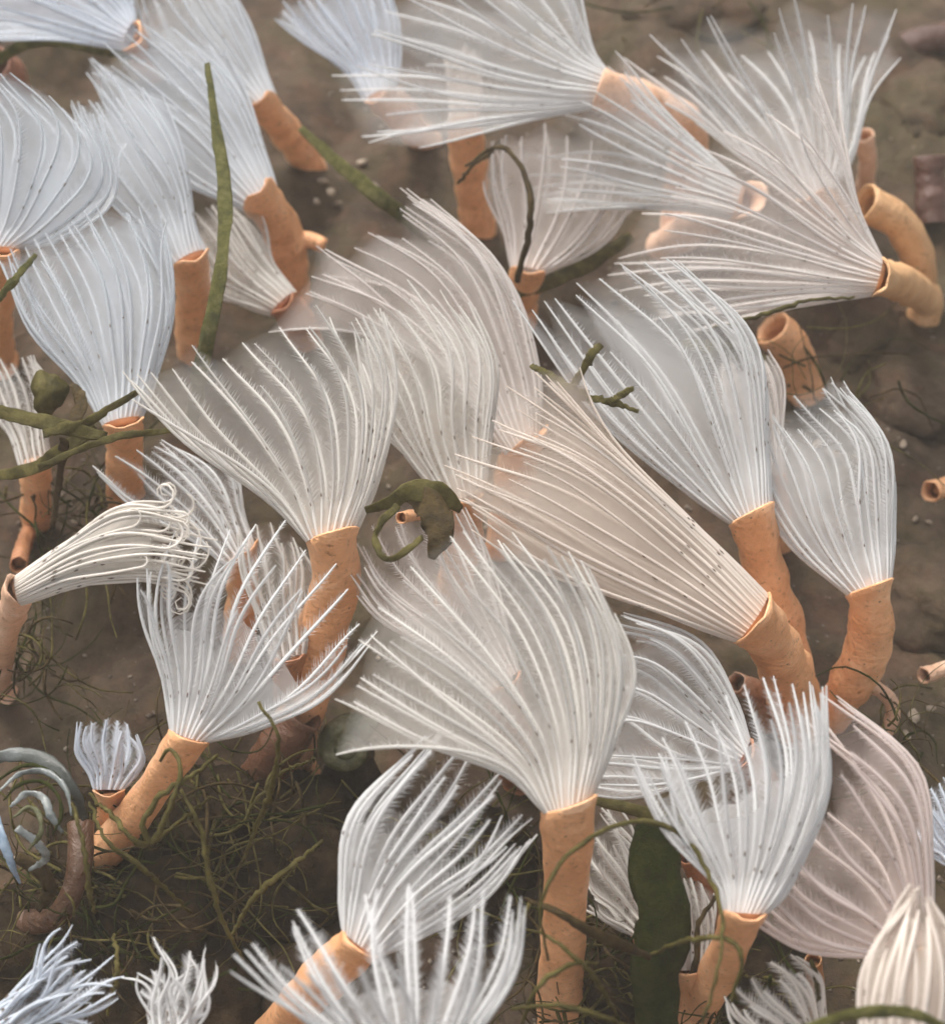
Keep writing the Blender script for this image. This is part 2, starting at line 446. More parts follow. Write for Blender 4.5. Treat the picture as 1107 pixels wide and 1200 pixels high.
    for i in range(n):
        P = rad[i]; nb = unit(rad[(i + 1) % n] - rad[i - 1]); T = unit(np.gradient(P, axis=0))
        inw = unit(cen - P)
        rr = (np.interp(u, [0, .1, .6, .9, 1], [.0034, .0046, .0044, .0032, .0015]) * fw * RNG.uniform(.8, 1.15))
        V, Fc = sweep(P, rr, 5, cap=False)
        mi = [0] * len(Fc)
        if tint is not None:
            # pinnules
            m_ = 84
            uu = np.clip(np.linspace(.10, .985, m_) + RNG.uniform(-.004, .004, m_), 0, 1) * (K - 1)
            ip = lambda A: np.stack([np.interp(uu, np.arange(K), A[:, k]) for k in range(3)], 1)
            pp, tt, bb, ii = ip(P), ip(T), ip(nb), ip(inw)
            gp = np.interp(uu, np.arange(K), np.linalg.norm(rad[(i + 1) % n] - rad[i - 1], axis=1) * .5)
            ln = np.clip(gp * .78, .007, .028) * (1 - .65 * np.clip((uu / (K - 1) - .8) / .2, 0, 1)) * RNG.uniform(.45, 1.25, m_)
            for sgn in (1, -1):
                tip = pp + (bb * sgn * .70 + tt * .75 + ii * .22) * ln[:, None]
                a = pp - tt * .0011; b = pp + tt * .0011
                b0 = len(V)
                V = np.vstack([V, np.stack([a, b, tip], 1).reshape(-1, 3)])
                Fc += [(b0 + 3 * k, b0 + 3 * k + 1, b0 + 3 * k + 2) for k in range(m_)]; mi += [1] * m_
            # eyespots on the outer side
            for sp in spots:
                if RNG.uniform() < .5:
                    k = (sp + RNG.normal(0, .007)) * (K - 1); k0 = int(k)
                    c = P[k0] + (P[k0 + 1] - P[k0]) * (k - k0) - inw[k0] * .004
                    q = [c - T[k0] * .0055 * RNG.uniform(.5, 1.6), c, c + T[k0] * .0055 * RNG.uniform(.6, 1.5)]
                    v2, f2 = sweep(np.array(q), np.array([.0006, .0022, .0006]), 4)
                    b0 = len(V); V = np.vstack([V, v2]); Fc += [tuple(b0 + x for x in f) for f in f2]; mi += [2] * len(f2)
        ro = mesh_obj('radiole', V, Fc, [M['fil'], M['pin'], M['spot']], co, base, midx=mi)
        ro.color = (*(.82 * np.array(tint) + .18 * .92), 1)
    return root

# the worms, from the front of the clump to the back
worm('grey white fan crown on upright orange tube in the centre left, above tangled curled crown', (390, 627), 62, .80,
     [(320, 592), (235, 520), (168, 440)], [(402, 545), (388, 455), (322, 368)], [(444, 560), (464, 460), (440, 362)],
     [(393, 690), (375, 750), (340, 890)], 34, WARM, .50, tilt=4)
worm('large warm grey fan crown on straight upright orange tube at lower centre', (666, 942), 60, .95,
     [(590, 905), (490, 865), (398, 818)], [(666, 850), (628, 735), (548, 630)], [(718, 870), (734, 780), (694, 680)],
     [(664, 1010), (660, 1090), (655, 1190)], 40, WARM, .62, tilt=4)
worm('grey crown under the brown weed knot, behind the large lower fan', (590, 800), 46, .60,
     [(520, 770), (450, 730), (415, 690)], [(520, 720), (470, 660), (445, 605)], [(590, 720), (570, 650), (545, 590)],
     [(600, 850), (605, 900)], 26, PINK, .6, collar=False, tcol=RED)
worm('cream half closed fan crown reaching left from the forked orange tube', (880, 724), 66, .80,
     [(790, 725), (660, 670), (536, 588)], [(800, 650), (680, 560), (560, 510)], [(840, 640), (740, 545), (640, 440)],
     [(905, 755), (925, 800), (935, 850)], 40, CREAM, .95, tilt=0, dr=.42, tw=66)
worm('long curved pale crown on orange tube right of centre, tips curling left', (880, 602), 54, .64,
     [(800, 575), (700, 490), (615, 370)], [(866, 520), (828, 400), (722, 302)], [(898, 530), (886, 425), (806, 338)],
     [(893, 660), (915, 735), (935, 810)], 36, COOL, .62)
worm('tall ivory crown rising behind the centre, long smooth right edge', (612, 520), 46, .50,
     [(520, 440), (430, 370), (355, 335)], [(580, 420), (528, 320), (430, 255)], [(632, 440), (590, 320), (482, 222)],
     [(600, 570), (590, 640)], 32, PINK, .72, collar=False)
worm('narrow grey crown between the central fan and the cream crown', (545, 585), 46, .66,
     [(480, 540), (430, 470), (415, 400)], [(530, 505), (522, 420), (466, 335)], [(575, 520), (580, 430), (556, 365)],
     [(540, 640), (530, 700)], 28, WARM, .62, collar=False)
worm('bluish grey crown on bent orange tube at far right', (1018, 688), 54, .50,
     [(930, 640), (890, 570), (888, 500)], [(998, 595), (985, 525), (936, 474)], [(1047, 620), (1040, 530), (985, 450)],
     [(1020, 735), (1008, 780), (975, 835)], 30, COOL, .72)
worm('open white fan crown on slanting orange tube at lower left', (222, 862), 46, .74,
     [(190, 800), (172, 740), (160, 680)], [(246, 790), (262, 700), (305, 618)], [(305, 855), (378, 825), (440, 765)],
     [(190, 910), (150, 965), (105, 1020)], 34, COOL, .62, clump=.2, bins=7, web=.92, tilt=0)
worm('cream closed crown lying on its side at left edge, tips curled in a knot', (22, 692), 34, .92,
     [(90, 688), (170, 680), (245, 692)], [(95, 655), (170, 640), (240, 650)], [(80, 635), (150, 595), (245, 612)],
     [(8, 740), (-2, 800)], 46, (.86, .80, .72), 1.5, curl=22, dr=.38, tcol=PALE, tilt=-4, fw=.85, web=.78, cup=0)
worm('partly hidden crown of curved ribs behind the curled cream crown', (282, 650), 40, .52,
     [(210, 620), (150, 590), (108, 552)], [(250, 590), (215, 545), (175, 515)], [(285, 600), (278, 560), (240, 520)],
     [(285, 700), (280, 760)], 18, COOL, .3, web=.8, collar=False)
worm('thin ribbed crown half hidden between the open white fan and the central tube', (338, 770), 40, .46,
     [(300, 720), (282, 670), (280, 625)], [(330, 710), (322, 660), (310, 615)], [(365, 720), (375, 680), (362, 640)],
     [(340, 800), (342, 840)], 20, WARM, .35, collar=False, tcol=RED)
worm('pale crown with short orange tube at top left, highest on the long olive blade', (308, 122), 38, .42,
     [(240, 120), (180, 70), (165, 5)], [(270, 70), (230, 20), (200, -30)], [(310, 80), (290, 20), (262, -40)],
     [(335, 155), (368, 200)], 26, MIST, 0.84, cup=.4)
worm('blue white crown on kinked orange tube with a stub behind the green blade', (306, 232), 48, .50,
     [(220, 215), (150, 160), (105, 95)], [(250, 150), (190, 90), (135, 45)], [(315, 190), (285, 110), (240, 50)],
     [(330, 270), (342, 345)], 32, MIST, 0.92, cup=.4, stub=[(338, 283, .26), (362, 281, .26), (380, 288, .25)])
worm('milky crown on stubby orange tube directly left of the green blade', (222, 304), 44, .60,
     [(170, 280), (110, 215), (85, 130)], [(200, 230), (160, 160), (120, 105)], [(228, 260), (215, 180), (180, 110)],
     [(226, 345), (226, 410)], 28, MIST, 1.01, cup=.4)
worm('broad milky fan crown at upper left edge with ribs arching left', (4, 292), 40, .78,
     [(-40, 240), (-60, 170), (-70, 90)], [(38, 230), (58, 155), (8, 96)], [(75, 280), (135, 230), (120, 140)],
     [(0, 340), (-2, 410)], 32, MIST, 1.08, cup=.4, tilt=2)
worm('dense white downward narrowing crown on orange tube behind forked seaweed', (144, 494), 46, .66,
     [(90, 450), (35, 390), (5, 315)], [(142, 425), (132, 335), (88, 256)], [(185, 440), (205, 360), (196, 260)],
     [(146, 525), (148, 600)], 34, MIST, 0.97, cup=.4)
worm('small upright pale crown at the top edge left of centre', (446, 112), 40, .42,
     [(405, 85), (360, 50), (322, 20)], [(430, 60), (405, 10), (385, -40)], [(468, 80), (470, 30), (450, -30)],
     [(465, 128), (500, 168)], 24, BLUE, .75, tcol=PALE)
worm('sideways fan crown at top centre with pinkish tube pointing right', (702, 104), 48, .74,
     [(610, 142), (520, 155), (440, 168)], [(600, 75), (510, 40), (425, 15)], [(695, 60), (675, 5), (650, -60)],
     [(750, 120), (805, 150)], 36, COOL, .55, tcol=PALE, zt=.45, tilt=2)
worm('slim closed cream crown on upright orange tube seen through the top centre fan', (546, 150), 42, .52,
     [(526, 120), (524, 90), (522, 62)], [(545, 110), (542, 80), (540, 50)], [(566, 120), (564, 90), (560, 62)],
     [(550, 200), (562, 280)], 18, CREAM, .95, dr=.8)
worm('wide sideways crown at right with short yellow orange tube at its right end', (1026, 324), 46, .72,
     [(950, 355), (870, 372), (800, 382)], [(920, 290), (830, 265), (745, 255)], [(1008, 250), (985, 170), (955, 100)],
     [(1055, 332), (1085, 350)], 40, PINK, .50, tcol=TAN, tilt=0)
worm('feathery crown pointing left over a pinkish tube at upper right', (862, 236), 44, .54,
     [(800, 246), (720, 246), (640, 250)], [(770, 200), (700, 175), (630, 165)], [(830, 180), (770, 120), (725, 72)],
     [(820, 262), (770, 292)], 30, COOL, .55, tcol=PALE, tilt=2)
worm('spiky open crown at top right spreading up to the dark mud', (955, 232), 44, .44,
     [(880, 190), (810, 120), (755, 70)], [(930, 140), (900, 80), (870, 25)], [(1000, 180), (1022, 100), (1052, 38)],
     [(985, 270), (1010, 320)], 34, COOL, .50, tcol=PALE, jit=.08, collar=False)
worm('dim grey crown tucked under the top centre fan beside dark thin strand', (618, 318), 40, .36,
     [(590, 270), (575, 220), (572, 175)], [(640, 250), (650, 190), (650, 150)], [(680, 300), (720, 265), (740, 225)],
     [(612, 340), (608, 380)], 24, PINK, .7, collar=False)
worm('grey bell crown facing left with orange tube end, right of the large lower fan', (868, 884), 40, .60,
     [(800, 918), (740, 928), (685, 926)], [(810, 835), (750, 790), (690, 788)], [(862, 820), (820, 755), (730, 718)],
     [(882, 900), (905, 940)], 32, COOL, .62, tcol=RED)
worm('milky fan crown pointing up at lower right over a slanting orange tube', (872, 1068), 50, .88,
     [(835, 1035), (775, 980), (735, 908)], [(900, 990), (912, 900), (890, 806)], [(925, 1040), (968, 930), (962, 812)],
     [(845, 1130), (805, 1210)], 40, COOL, .95, clump=.25, bins=6, web=.96)
worm('pinkish ribbed crown curving along the right edge, ribs like a shell', (1070, 1105), 50, .74,
     [(1010, 1122), (940, 1112), (875, 1068)], [(1040, 1020), (990, 960), (945, 905)], [(1090, 1010), (1075, 900), (985, 822)],
     [(1085, 1160), (1095, 1240)], 27, (.82, .70, .65), .62, web=.97, collar=False, fw=1.15)
worm('plump closed cream crown standing in the lower right corner', (1058, 1262), 60, 1.0,
     [(1010, 1190), (1020, 1120), (1066, 1050)], [(1060, 1190), (1068, 1110), (1076, 1044)], [(1112, 1190), (1116, 1110), (1088, 1046)],
     [(1058, 1300), (1058, 1400)], 28, CREAM, .98, dr=.9, clump=0, jit=.03, fw=1.3)
worm('white crown split into bundles on slanting orange tube at bottom centre', (424, 1104), 56, .78,
     [(396, 1040), (402, 950), (478, 868)], [(470, 1020), (530, 950), (575, 890)], [(510, 1092), (570, 1060), (625, 1012)],
     [(375, 1150), (310, 1215)], 34, COOL, .62, clump=.55, bins=4, web=.9, tilt=2)
worm('wide white fan rising from the bottom edge across a slanting tube', (478, 1275), 60, 1.02,
     [(380, 1215), (310, 1165), (255, 1122)], [(475, 1190), (465, 1130), (455, 1072)], [(560, 1210), (610, 1140), (628, 1075)],
     [(478, 1320), (478, 1400)], 42, COOL, .62, clump=.6, bins=8, web=.85, tilt=0, fw=.8)
worm('small dark ribbed crown at the bottom edge beside the cream closed crown', (962, 1240), 40, .55,
     [(910, 1225), (865, 1200), (850, 1175)], [(935, 1190), (910, 1160), (890, 1142)], [(968, 1190), (965, 1150), (940, 1125)],
     [(962, 1280), (962, 1340)], 20, WARM, .25, web=.6)
worm('ragged blue white tuft of filaments in the bottom left corner', (-6, 1215), 44, .62,
     [(20, 1160), (48, 1115), (72, 1085)], [(45, 1175), (85, 1145), (120, 1130)], [(50, 1200), (100, 1188), (140, 1175)],
     [(-10, 1260), (-14, 1320)], 34, BLUE, .45, clump=.35, bins=5, web=.85, jit=.14, wob=3.2, fw=.85)
worm('short tangled white tuft at the bottom edge between two fans', (200, 1228), 42, .62,
     [(178, 1195), (172, 1160), (165, 1135)], [(205, 1180), (212, 1145), (210, 1112)], [(232, 1195), (245, 1165), (252, 1142)],
     [(200, 1270), (200, 1320)], 28, COOL, .5, clump=.35, bins=4, web=.85, jit=.15, wob=3.2, fw=.85)
worm('dim ribbed crown behind the straight orange tube beside dark green frond', (758, 1085), 40, .30,
     [(730, 1090), (705, 1080), (690, 1062)], [(725, 1040), (700, 1010), (690, 985)], [(758, 1030), (745, 985), (715, 950)],
     [(765, 1110), (770, 1140)], 20, WARM, .35, collar=False)
worm('dim grey crown between the dark green frond and the slanting tube', (806, 1135), 40, .38,
     [(782, 1105), (775, 1070), (778, 1040)], [(805, 1090), (803, 1055), (800, 1030)], [(830, 1105), (832, 1070), (826, 1040)],
     [(806, 1160), (806, 1200)], 18, WARM, .7, collar=False)
worm('pale blue water-edge reflection shaped as a crown in the top left corner, above olive weed', (152, 42), 36, .62,
     [(100, 52), (50, 46), (-30, 40)], [(110, 15), (60, -10), (0, -30)], [(158, 10), (150, -20), (135, -60)],
     [(165, 55), (180, 90)], 24, BLUE, .95, collar=False)  # a reflecting water edge modelled as a crown
worm('thin ribbed crown at left edge behind forked olive seaweed', (42, 545), 36, .42,
     [(10, 510), (-20, 470), (-35, 430)], [(30, 490), (20, 450), (8, 418)], [(55, 500), (62, 455), (48, 420)],
     [(42, 570), (42, 610)], 20, WARM, .3, web=.7)
worm('grey crown low behind the green blade with reddish tube mouth', (332, 356), 40, .33,
     [(290, 360), (250, 345), (225, 300)], [(280, 310), (250, 270), (232, 245)], [(320, 310), (300, 270), (275, 240)],
     [(345, 370), (360, 400)], 24, WARM, .62, tcol=RED)
worm('grey crown sliver behind the curved pale crown right of centre', (900, 560), 40, .46,
     [(865, 510), (845, 460), (842, 425)], [(892, 500), (880, 450), (872, 418)], [(915, 510), (915, 450), (900, 415)],
     [(905, 590), (910, 630)], 18, PINK, .75, collar=False)
worm('small blue grey striped crown on dark mud at lower left', (128, 925), 34, .34,
     [(105, 905), (88, 880), (88, 850)], [(130, 890), (128, 865), (128, 840)], [(160, 910), (172, 890), (160, 862)],
     [(130, 945), (132, 970)], 18, BLUE, .35, web=.8, collar=False)
worm('blue tinged crown tips at the right edge below the pale tube scrap', (1125, 1005), 36, .40,
     [(1100, 1010), (1088, 1000), (1082, 985)], [(1105, 975), (1095, 955), (1085, 940)], [(1125, 960), (1120, 935), (1110, 915)],
     [(1128, 1030), (1130, 1060)], 16, BLUE, .6, collar=False)

# ------------------------------------------------------------------ empty tubes and tube scraps
def scrap(label, pts, wpx, col, name='empty_tube', group='empty tubes and tube scraps'):
    q = [at(*p) for p in pts]
    r = wpx * .5 * pxs(q[0])
    P = catmull(q, 18)
    V, Fc = tube_mesh(P, r, pts[0][0] * .013)
    b = drop(P[-1]); b[2] = P[:, 2].min()
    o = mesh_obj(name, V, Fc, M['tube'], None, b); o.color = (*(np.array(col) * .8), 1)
    return tag(o, label, 'worm tube', group)

scrap('bent yellowish orange tube behind the wide sideways crown at right', [(1012, 238, .42), (1050, 258, .34), (1074, 300, .2), (1072, 345, .02)], 42, TAN)
scrap('short pink tube stub peeping right of the spiky top right crown', [(1012, 158, .36), (1016, 190, .24), (1012, 228, .02)], 22, PALE)
scrap('broken orange tube in the mud under the right hand crowns', [(905, 385, .22), (930, 415, .12), (945, 462, -.03)], 46, ORANGE)
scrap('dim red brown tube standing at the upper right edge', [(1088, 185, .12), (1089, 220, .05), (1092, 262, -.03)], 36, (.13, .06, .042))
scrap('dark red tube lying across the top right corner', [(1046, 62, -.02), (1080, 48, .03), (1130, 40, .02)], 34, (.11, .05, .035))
scrap('little curled pale tube beside the bent far right tube', [(1008, 798, .16), (1035, 812, .12), (1046, 832, .06), (1038, 858, .0)], 17, PALE)
scrap('pale orange tube scrap at the right edge on brown mud', [(1082, 792, .08), (1100, 786, .06), (1125, 780, .02)], 19, PALE)
scrap('orange tube tip poking in from the right edge', [(1090, 576, .12), (1110, 570, .08), (1130, 565, .02)], 24, ORANGE)
scrap('reddish tube scrap at left below the forked seaweed', [(22, 662, .22), (28, 640, .14), (36, 620, .0)], 20, (.6, .28, .14))
scrap('red brown tube between the dark green frond and slanting tube', [(806, 1000, .34), (826, 1040, .2), (835, 1085, .0)], 30, RED)
scrap('thin orange tube at the bottom edge left of the plump cream crown', [(952, 1125, .42), (956, 1165, .25), (955, 1215, .0)], 20, (.5, .25, .1))
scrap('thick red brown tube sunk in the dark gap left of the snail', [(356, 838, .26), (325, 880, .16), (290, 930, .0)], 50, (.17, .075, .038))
scrap('pinkish brown tube scraps under the forked orange tube', [(862, 800, .2), (885, 812, .12), (900, 850, .0)], 26, (.5, .3, .2))
scrap('curved brown tube around the pale curled water reflection at lower left', [(95, 965, .34), (92, 1025, .3), (60, 1078, .2), (-20, 1072, .05)], 28, (.13, .065, .034))
scrap('small orange scrap under the brown weed knot in the centre', [(470, 607, .84), (482, 604, .80), (500, 603, .72)], 14, ORANGE)
scrap('dim reddish tube seen through the tips at top left edge', [(-5, 75, .3), (12, 90, .2), (20, 120, .0)], 40, (.42, .2, .13))

# ------------------------------------------------------------------ seaweed
def strand(name, label, pts, wpx, mat, cat='seaweed', group=None, flat=1.0, taper=(.5, 1, .5), parent=None, loc=None, sides=8, n=26, kinks=1.0):
    q = np.array([at(*p) for p in pts])
    P = catmull(q, n)
    ps = pxs(P[0])
    for k in range(1, n - 1): P[k] += RNG.normal(0, min(.8, 6 / wpx) * ps * kinks, 3)
    R = np.interp(np.linspace(0, 1, n), np.linspace(0, 1, len(taper)), taper) * wpx * .5 * ps
    R = R * (1 + min(.12, .9 / wpx) * RNG.normal(size=n).clip(-1.5, 1.5))
    V, Fc = sweep(P, R, sides if flat == 1 else 12, flat=flat, flat_dir=(-F if flat < 1 else None), ripple=(.22 if flat < 1 else .1), seed=pts[0][0] * .37)
    if parent is not None: return mesh_obj(name, V, Fc, mat, parent, loc)
    b = P[-1].copy()
    o = mesh_obj(name, V, Fc, mat, None, b)
    return tag(o, label, cat, group)

strand('seaweed_strip', 'long upright green blade across the upper left crowns', [(243, 74, 1.02), (252, 140, 1.0), (263, 225, .96), (258, 320, .92), (236, 430, .74), (225, 500, .3)], 17, M['green'], flat=.2, taper=(.35, .8, 1, 1, 1.1, .8), n=34)
strand('seaweed_strip', 'olive blade slanting from the short top left tube to the ivory crown', [(352, 150, .46), (400, 195, .44), (450, 235, .40), (515, 285, .2)], 19, M['green'], flat=.2, taper=(.4, .9, 1, .9))
strand('weed_strand', 'dark thin strand arching beside the tube below the top centre fan', [(545, 195, .74), (585, 172, .78), (615, 205, .78), (622, 255, .72), (606, 330, .5)], 7, M['brown'], taper=(.5, .9, 1, 1.1, 1))
strand('weed_strand', 'brown strand wound across the tube below the top centre fan', [(536, 215, .60), (552, 195, .66), (572, 180, .64), (585, 165, .58)], 7, M['brown'])
strand('weed_strand', 'thin dark edge strand under the wide sideways crown at right', [(815, 392, .78), (880, 372, .80), (950, 352, .80), (1000, 348, .78)], 6, M['olive'])
strand('seaweed_strip', 'olive blade under the dim grey crown near the top centre', [(600, 345, .30), (660, 322, .30), (740, 278, .26)], 26, M['olive'], flat=.3)
strand('seaweed_strip', 'short olive blade under the wide sideways crown at right', [(800, 402, .50), (850, 412, .50), (905, 425, .40)], 26, M['olive'], flat=.3)
strand('seaweed_strip', 'short green blade at left edge over the broad milky fan', [(42, 298, .98), (20, 325, .96), (-12, 362, .9)], 11, M['green'], flat=.4)
strand('seaweed_strip', 'olive blade under the crown-shaped pale reflection in the top left corner', [(-10, 75, .5), (50, 44, .55), (120, 56, .5), (170, 70, .4)], 24, M['green'], flat=.3)
strand('seaweed_frond', 'thick dark green frond standing at bottom right of centre', [(772, 958, .64), (766, 1010, .60), (778, 1080, .54), (768, 1140, .46), (772, 1225, .3)], 66, M['deep'], flat=.28, taper=(.7, .95, .9, 1.02, .85, .8), sides=14, n=30)
strand('weed_strand', 'thin green strand arching over the dark green frond', [(642, 1125, .88), (634, 1065, 1.0), (662, 1005, 1.06), (735, 963, 1.02), (800, 980, .98), (838, 1045, .98), (846, 1110, 1.0), (822, 1200, .9)], 7, M['olive'], n=44)
strand('weed_strand', 'dark strand crossing the straight orange tube', [(612, 1052, .80), (650, 1068, .86), (690, 1090, .80), (760, 1122, .6)], 13, M['brown'], taper=(.3, .8, 1.2, .6))
strand('weed_strand', 'thin olive strand crossing low on the straight orange tube', [(632, 1092, .86), (672, 1120, .90), (700, 1150, .8), (722, 1190, .6)], 7, M['olive'])
strand('weed_strand', 'olive strand looping below the straight orange tube', [(608, 1210, .8), (628, 1160, .92), (665, 1132, .92), (700, 1128, .8)], 7, M['olive'])
strand('weed_strand', 'olive strand lying along the bottom edge under the straight tube', [(600, 1182, .9), (650, 1178, .95), (700, 1190, .9), (740, 1205, .8)], 8, M['olive'])
strand('weed_strand', 'olive strand crossing the frond towards the slanting tube', [(762, 1118, .72), (800, 1103, .86), (848, 1100, .98), (868, 1125, .98), (856, 1175, .9)], 7, M['olive'])
strand('seaweed_strip', 'olive blade right of the large lower fan base', [(695, 938, .70), (740, 948, .70), (800, 968, .66), (840, 985, .5)], 20, M['olive'], flat=.35)
strand('seaweed_strip', 'curved bright olive blade at the foot of the plump cream crown', [(940, 1205, 1.2), (1000, 1188, 1.24), (1060, 1186, 1.24), (1110, 1205, 1.2)], 17, M['green'], flat=.4)
strand('weed_strand', 'upright green strand at the bottom edge beside the small ribbed crown', [(950, 1125, .66), (958, 1160, .62), (952, 1215, .5)], 10, M['olive'])
strand('weed_strand', 'short dark strand right of the dark green frond', [(838, 1050, .58), (818, 1085, .54), (815, 1130, .46), (800, 1160, .3)], 9, M['brown'])

def forked(label, loc_px, fronds, lobe=None):
    b = at(*loc_px); r = empty('forked_seaweed', b)
    for pts, wpx, mat, taper in fronds: strand('frond', None, pts, wpx, M[mat], flat=(.3 if wpx < 15 else .13), taper=taper, parent=r, loc=b)
    if lobe:
        c = at(lobe[0], lobe[1], lobe[2]); ps = pxs(c); V = [c - F * .006]; n = 26
        for k in range(n):
            a = 2 * math.pi * k / n; rr = lobe[3] * ps * (1 + .14 * math.sin(3 * a + 1) + .06 * math.sin(7 * a))
            V.append(c + X * math.cos(a) * rr * .9 + U * math.sin(a) * rr * 1.1 + F * .010)
        V.append(c + F * .016)
        Fc = [(0, 1 + k, 1 + (k + 1) % n) for k in range(n)] + [(n + 1, 1 + (k + 1) % n, 1 + k) for k in range(n)]
        mesh_obj('lobe', V, Fc, M['olive'], r, b)
    return tag(r, label, 'seaweed')
forked('forked olive seaweed with a round lobe at left edge', (60, 620, .2),
       [([(-20, 478, .88), (30, 490, .88), (75, 500, .86), (125, 512, .84)], 17, 'olive', (.9, 1, 1.2, .6)),
        ([(50, 505, .86), (95, 498, .86), (130, 478, .86), (165, 457, .88)], 12, 'olive', (1.6, 1.2, .8, .6)),
        ([(45, 548, .82), (90, 528, .84), (140, 512, .86), (212, 503, .88)], 10, 'olive', (.8, .8, 1, .7)),
        ([(85, 500, .84), (95, 470, .84), (85, 450, .82)], 18, 'brown', (1.2, 1.1, .4)),
        ([(-15, 560, .6), (40, 548, .7), (85, 520, .8), (112, 500, .84)], 15, 'olive', (.8, 1, 1.2, 1)),
        ([(75, 515, .84), (70, 560, .6), (62, 620, .2)], 12, 'brown', (1, .8, .6))], (56, 460, .86, 24))
forked('small forked olive seaweed lying on the curved pale crown', (742, 480, 0.90),
       [([(622, 428, 1.00), (648, 442, 1.02), (672, 458, 1.02), (690, 462, 1.00)], 9, 'olive', (.7, 1, 1.2, 1.00)),
        ([(668, 458, 1.02), (682, 435, 1.06), (692, 416, 1.10), (704, 404, 1.10)], 10, 'olive', (1, .9, 1.1, 0.90)),
        ([(676, 466, 1.00), (710, 470, 1.00), (748, 482, 0.96)], 9, 'olive', (.9, 1, .5)),
        ([(715, 470, 1.00), (732, 460, 1.00), (742, 455, 1.00)], 9, 'olive', (.8, 1, .6))])
forked('brown seaweed knot with a small loop in the centre of the clump', (495, 660, .8),
       [([(428, 598, .94), (455, 590, .96), (480, 576, .97), (515, 578, .95), (540, 598, .9)], 22, 'olive', (.4, .8, 1.2, 1.2, .5)),
        ([(484, 578, .95), (508, 600, .95), (515, 626, .94), (505, 655, .90)], 40, 'brown', (.6, 1.05, .9, .2)),
        ([(466, 592, .97), (444, 615, .98), (443, 645, .98), (458, 656, .98), (482, 640, .97), (495, 630, .95)], 9, 'olive', (1, 1, .9, 1, .8))])

LS = 'thin weed strands at lower left'
for lab, pts, wp in (
    ('long kinked weed strand hanging from the open white fan at lower left', [(303, 822, .92), (326, 865, .88), (318, 925, .7), (302, 965, .55), (285, 1010, .4)], 8),
    ('weed strand running down the dark gap from the slanting tube', [(212, 925, .72), (236, 975, .66), (246, 1030, .58), (262, 1080, .5), (285, 1125, .4)], 8),
    ('weed strand from the curled water reflection across the dark gap', [(105, 940, .66), (125, 985, .64), (165, 1015, .58), (225, 1070, .4)], 7),
    ('curving weed strand on the right of the dark gap', [(378, 985, .5), (335, 1020, .5), (300, 1050, .46), (268, 1100, .36)], 8),
    ('weed strand looped twice round the slanting tube', [(255, 885, .74), (215, 915, .82), (185, 935, .80), (168, 965, .76), (178, 985, .72), (200, 945, .80), (212, 900, .84), (200, 878, .84), (188, 892, .80)], 8),
    ('weed strand crossing the slanting tube to the dark gap', [(105, 930, .58), (140, 965, .70), (165, 990, .66), (195, 975, .6), (245, 935, .5)], 7),
    ('short weed strand under the dark gap above the tangled tuft', [(134, 1095, .5), (138, 1140, .5), (126, 1190, .4)], 7),
    ('fine weed strand beside the snail', [(370, 890, .45), (330, 905, .42), (300, 940, .36), (290, 960, .3)], 6),
    ('weed strand rising past the curled water reflection at lower left', [(85, 940, .7), (98, 990, .68), (104, 1040, .6), (112, 1070, .5)], 7),
):
    strand('weed_strand', lab, pts, wp, M['olive'], group=LS, n=40, kinks=1.3)

# uncountable fine weed; extra dark strands put the shade of the gaps into colour
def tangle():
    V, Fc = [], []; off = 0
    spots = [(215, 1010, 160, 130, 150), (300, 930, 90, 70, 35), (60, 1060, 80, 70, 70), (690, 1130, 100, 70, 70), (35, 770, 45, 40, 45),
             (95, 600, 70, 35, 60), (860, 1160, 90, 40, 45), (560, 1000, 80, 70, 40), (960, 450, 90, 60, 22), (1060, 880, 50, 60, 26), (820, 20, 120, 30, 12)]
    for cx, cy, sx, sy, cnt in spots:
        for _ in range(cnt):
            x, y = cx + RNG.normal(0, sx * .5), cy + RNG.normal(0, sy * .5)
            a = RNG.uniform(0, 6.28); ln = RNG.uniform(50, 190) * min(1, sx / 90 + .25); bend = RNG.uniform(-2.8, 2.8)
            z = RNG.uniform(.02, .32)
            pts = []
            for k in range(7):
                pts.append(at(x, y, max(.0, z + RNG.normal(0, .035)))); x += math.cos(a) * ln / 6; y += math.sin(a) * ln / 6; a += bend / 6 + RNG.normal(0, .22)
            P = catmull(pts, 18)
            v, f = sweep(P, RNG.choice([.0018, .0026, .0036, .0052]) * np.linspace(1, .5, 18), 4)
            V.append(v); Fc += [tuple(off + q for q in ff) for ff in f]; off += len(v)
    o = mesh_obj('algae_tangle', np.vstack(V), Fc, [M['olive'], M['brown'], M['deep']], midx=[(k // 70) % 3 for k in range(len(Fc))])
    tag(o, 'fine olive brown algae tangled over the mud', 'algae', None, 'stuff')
tangle()

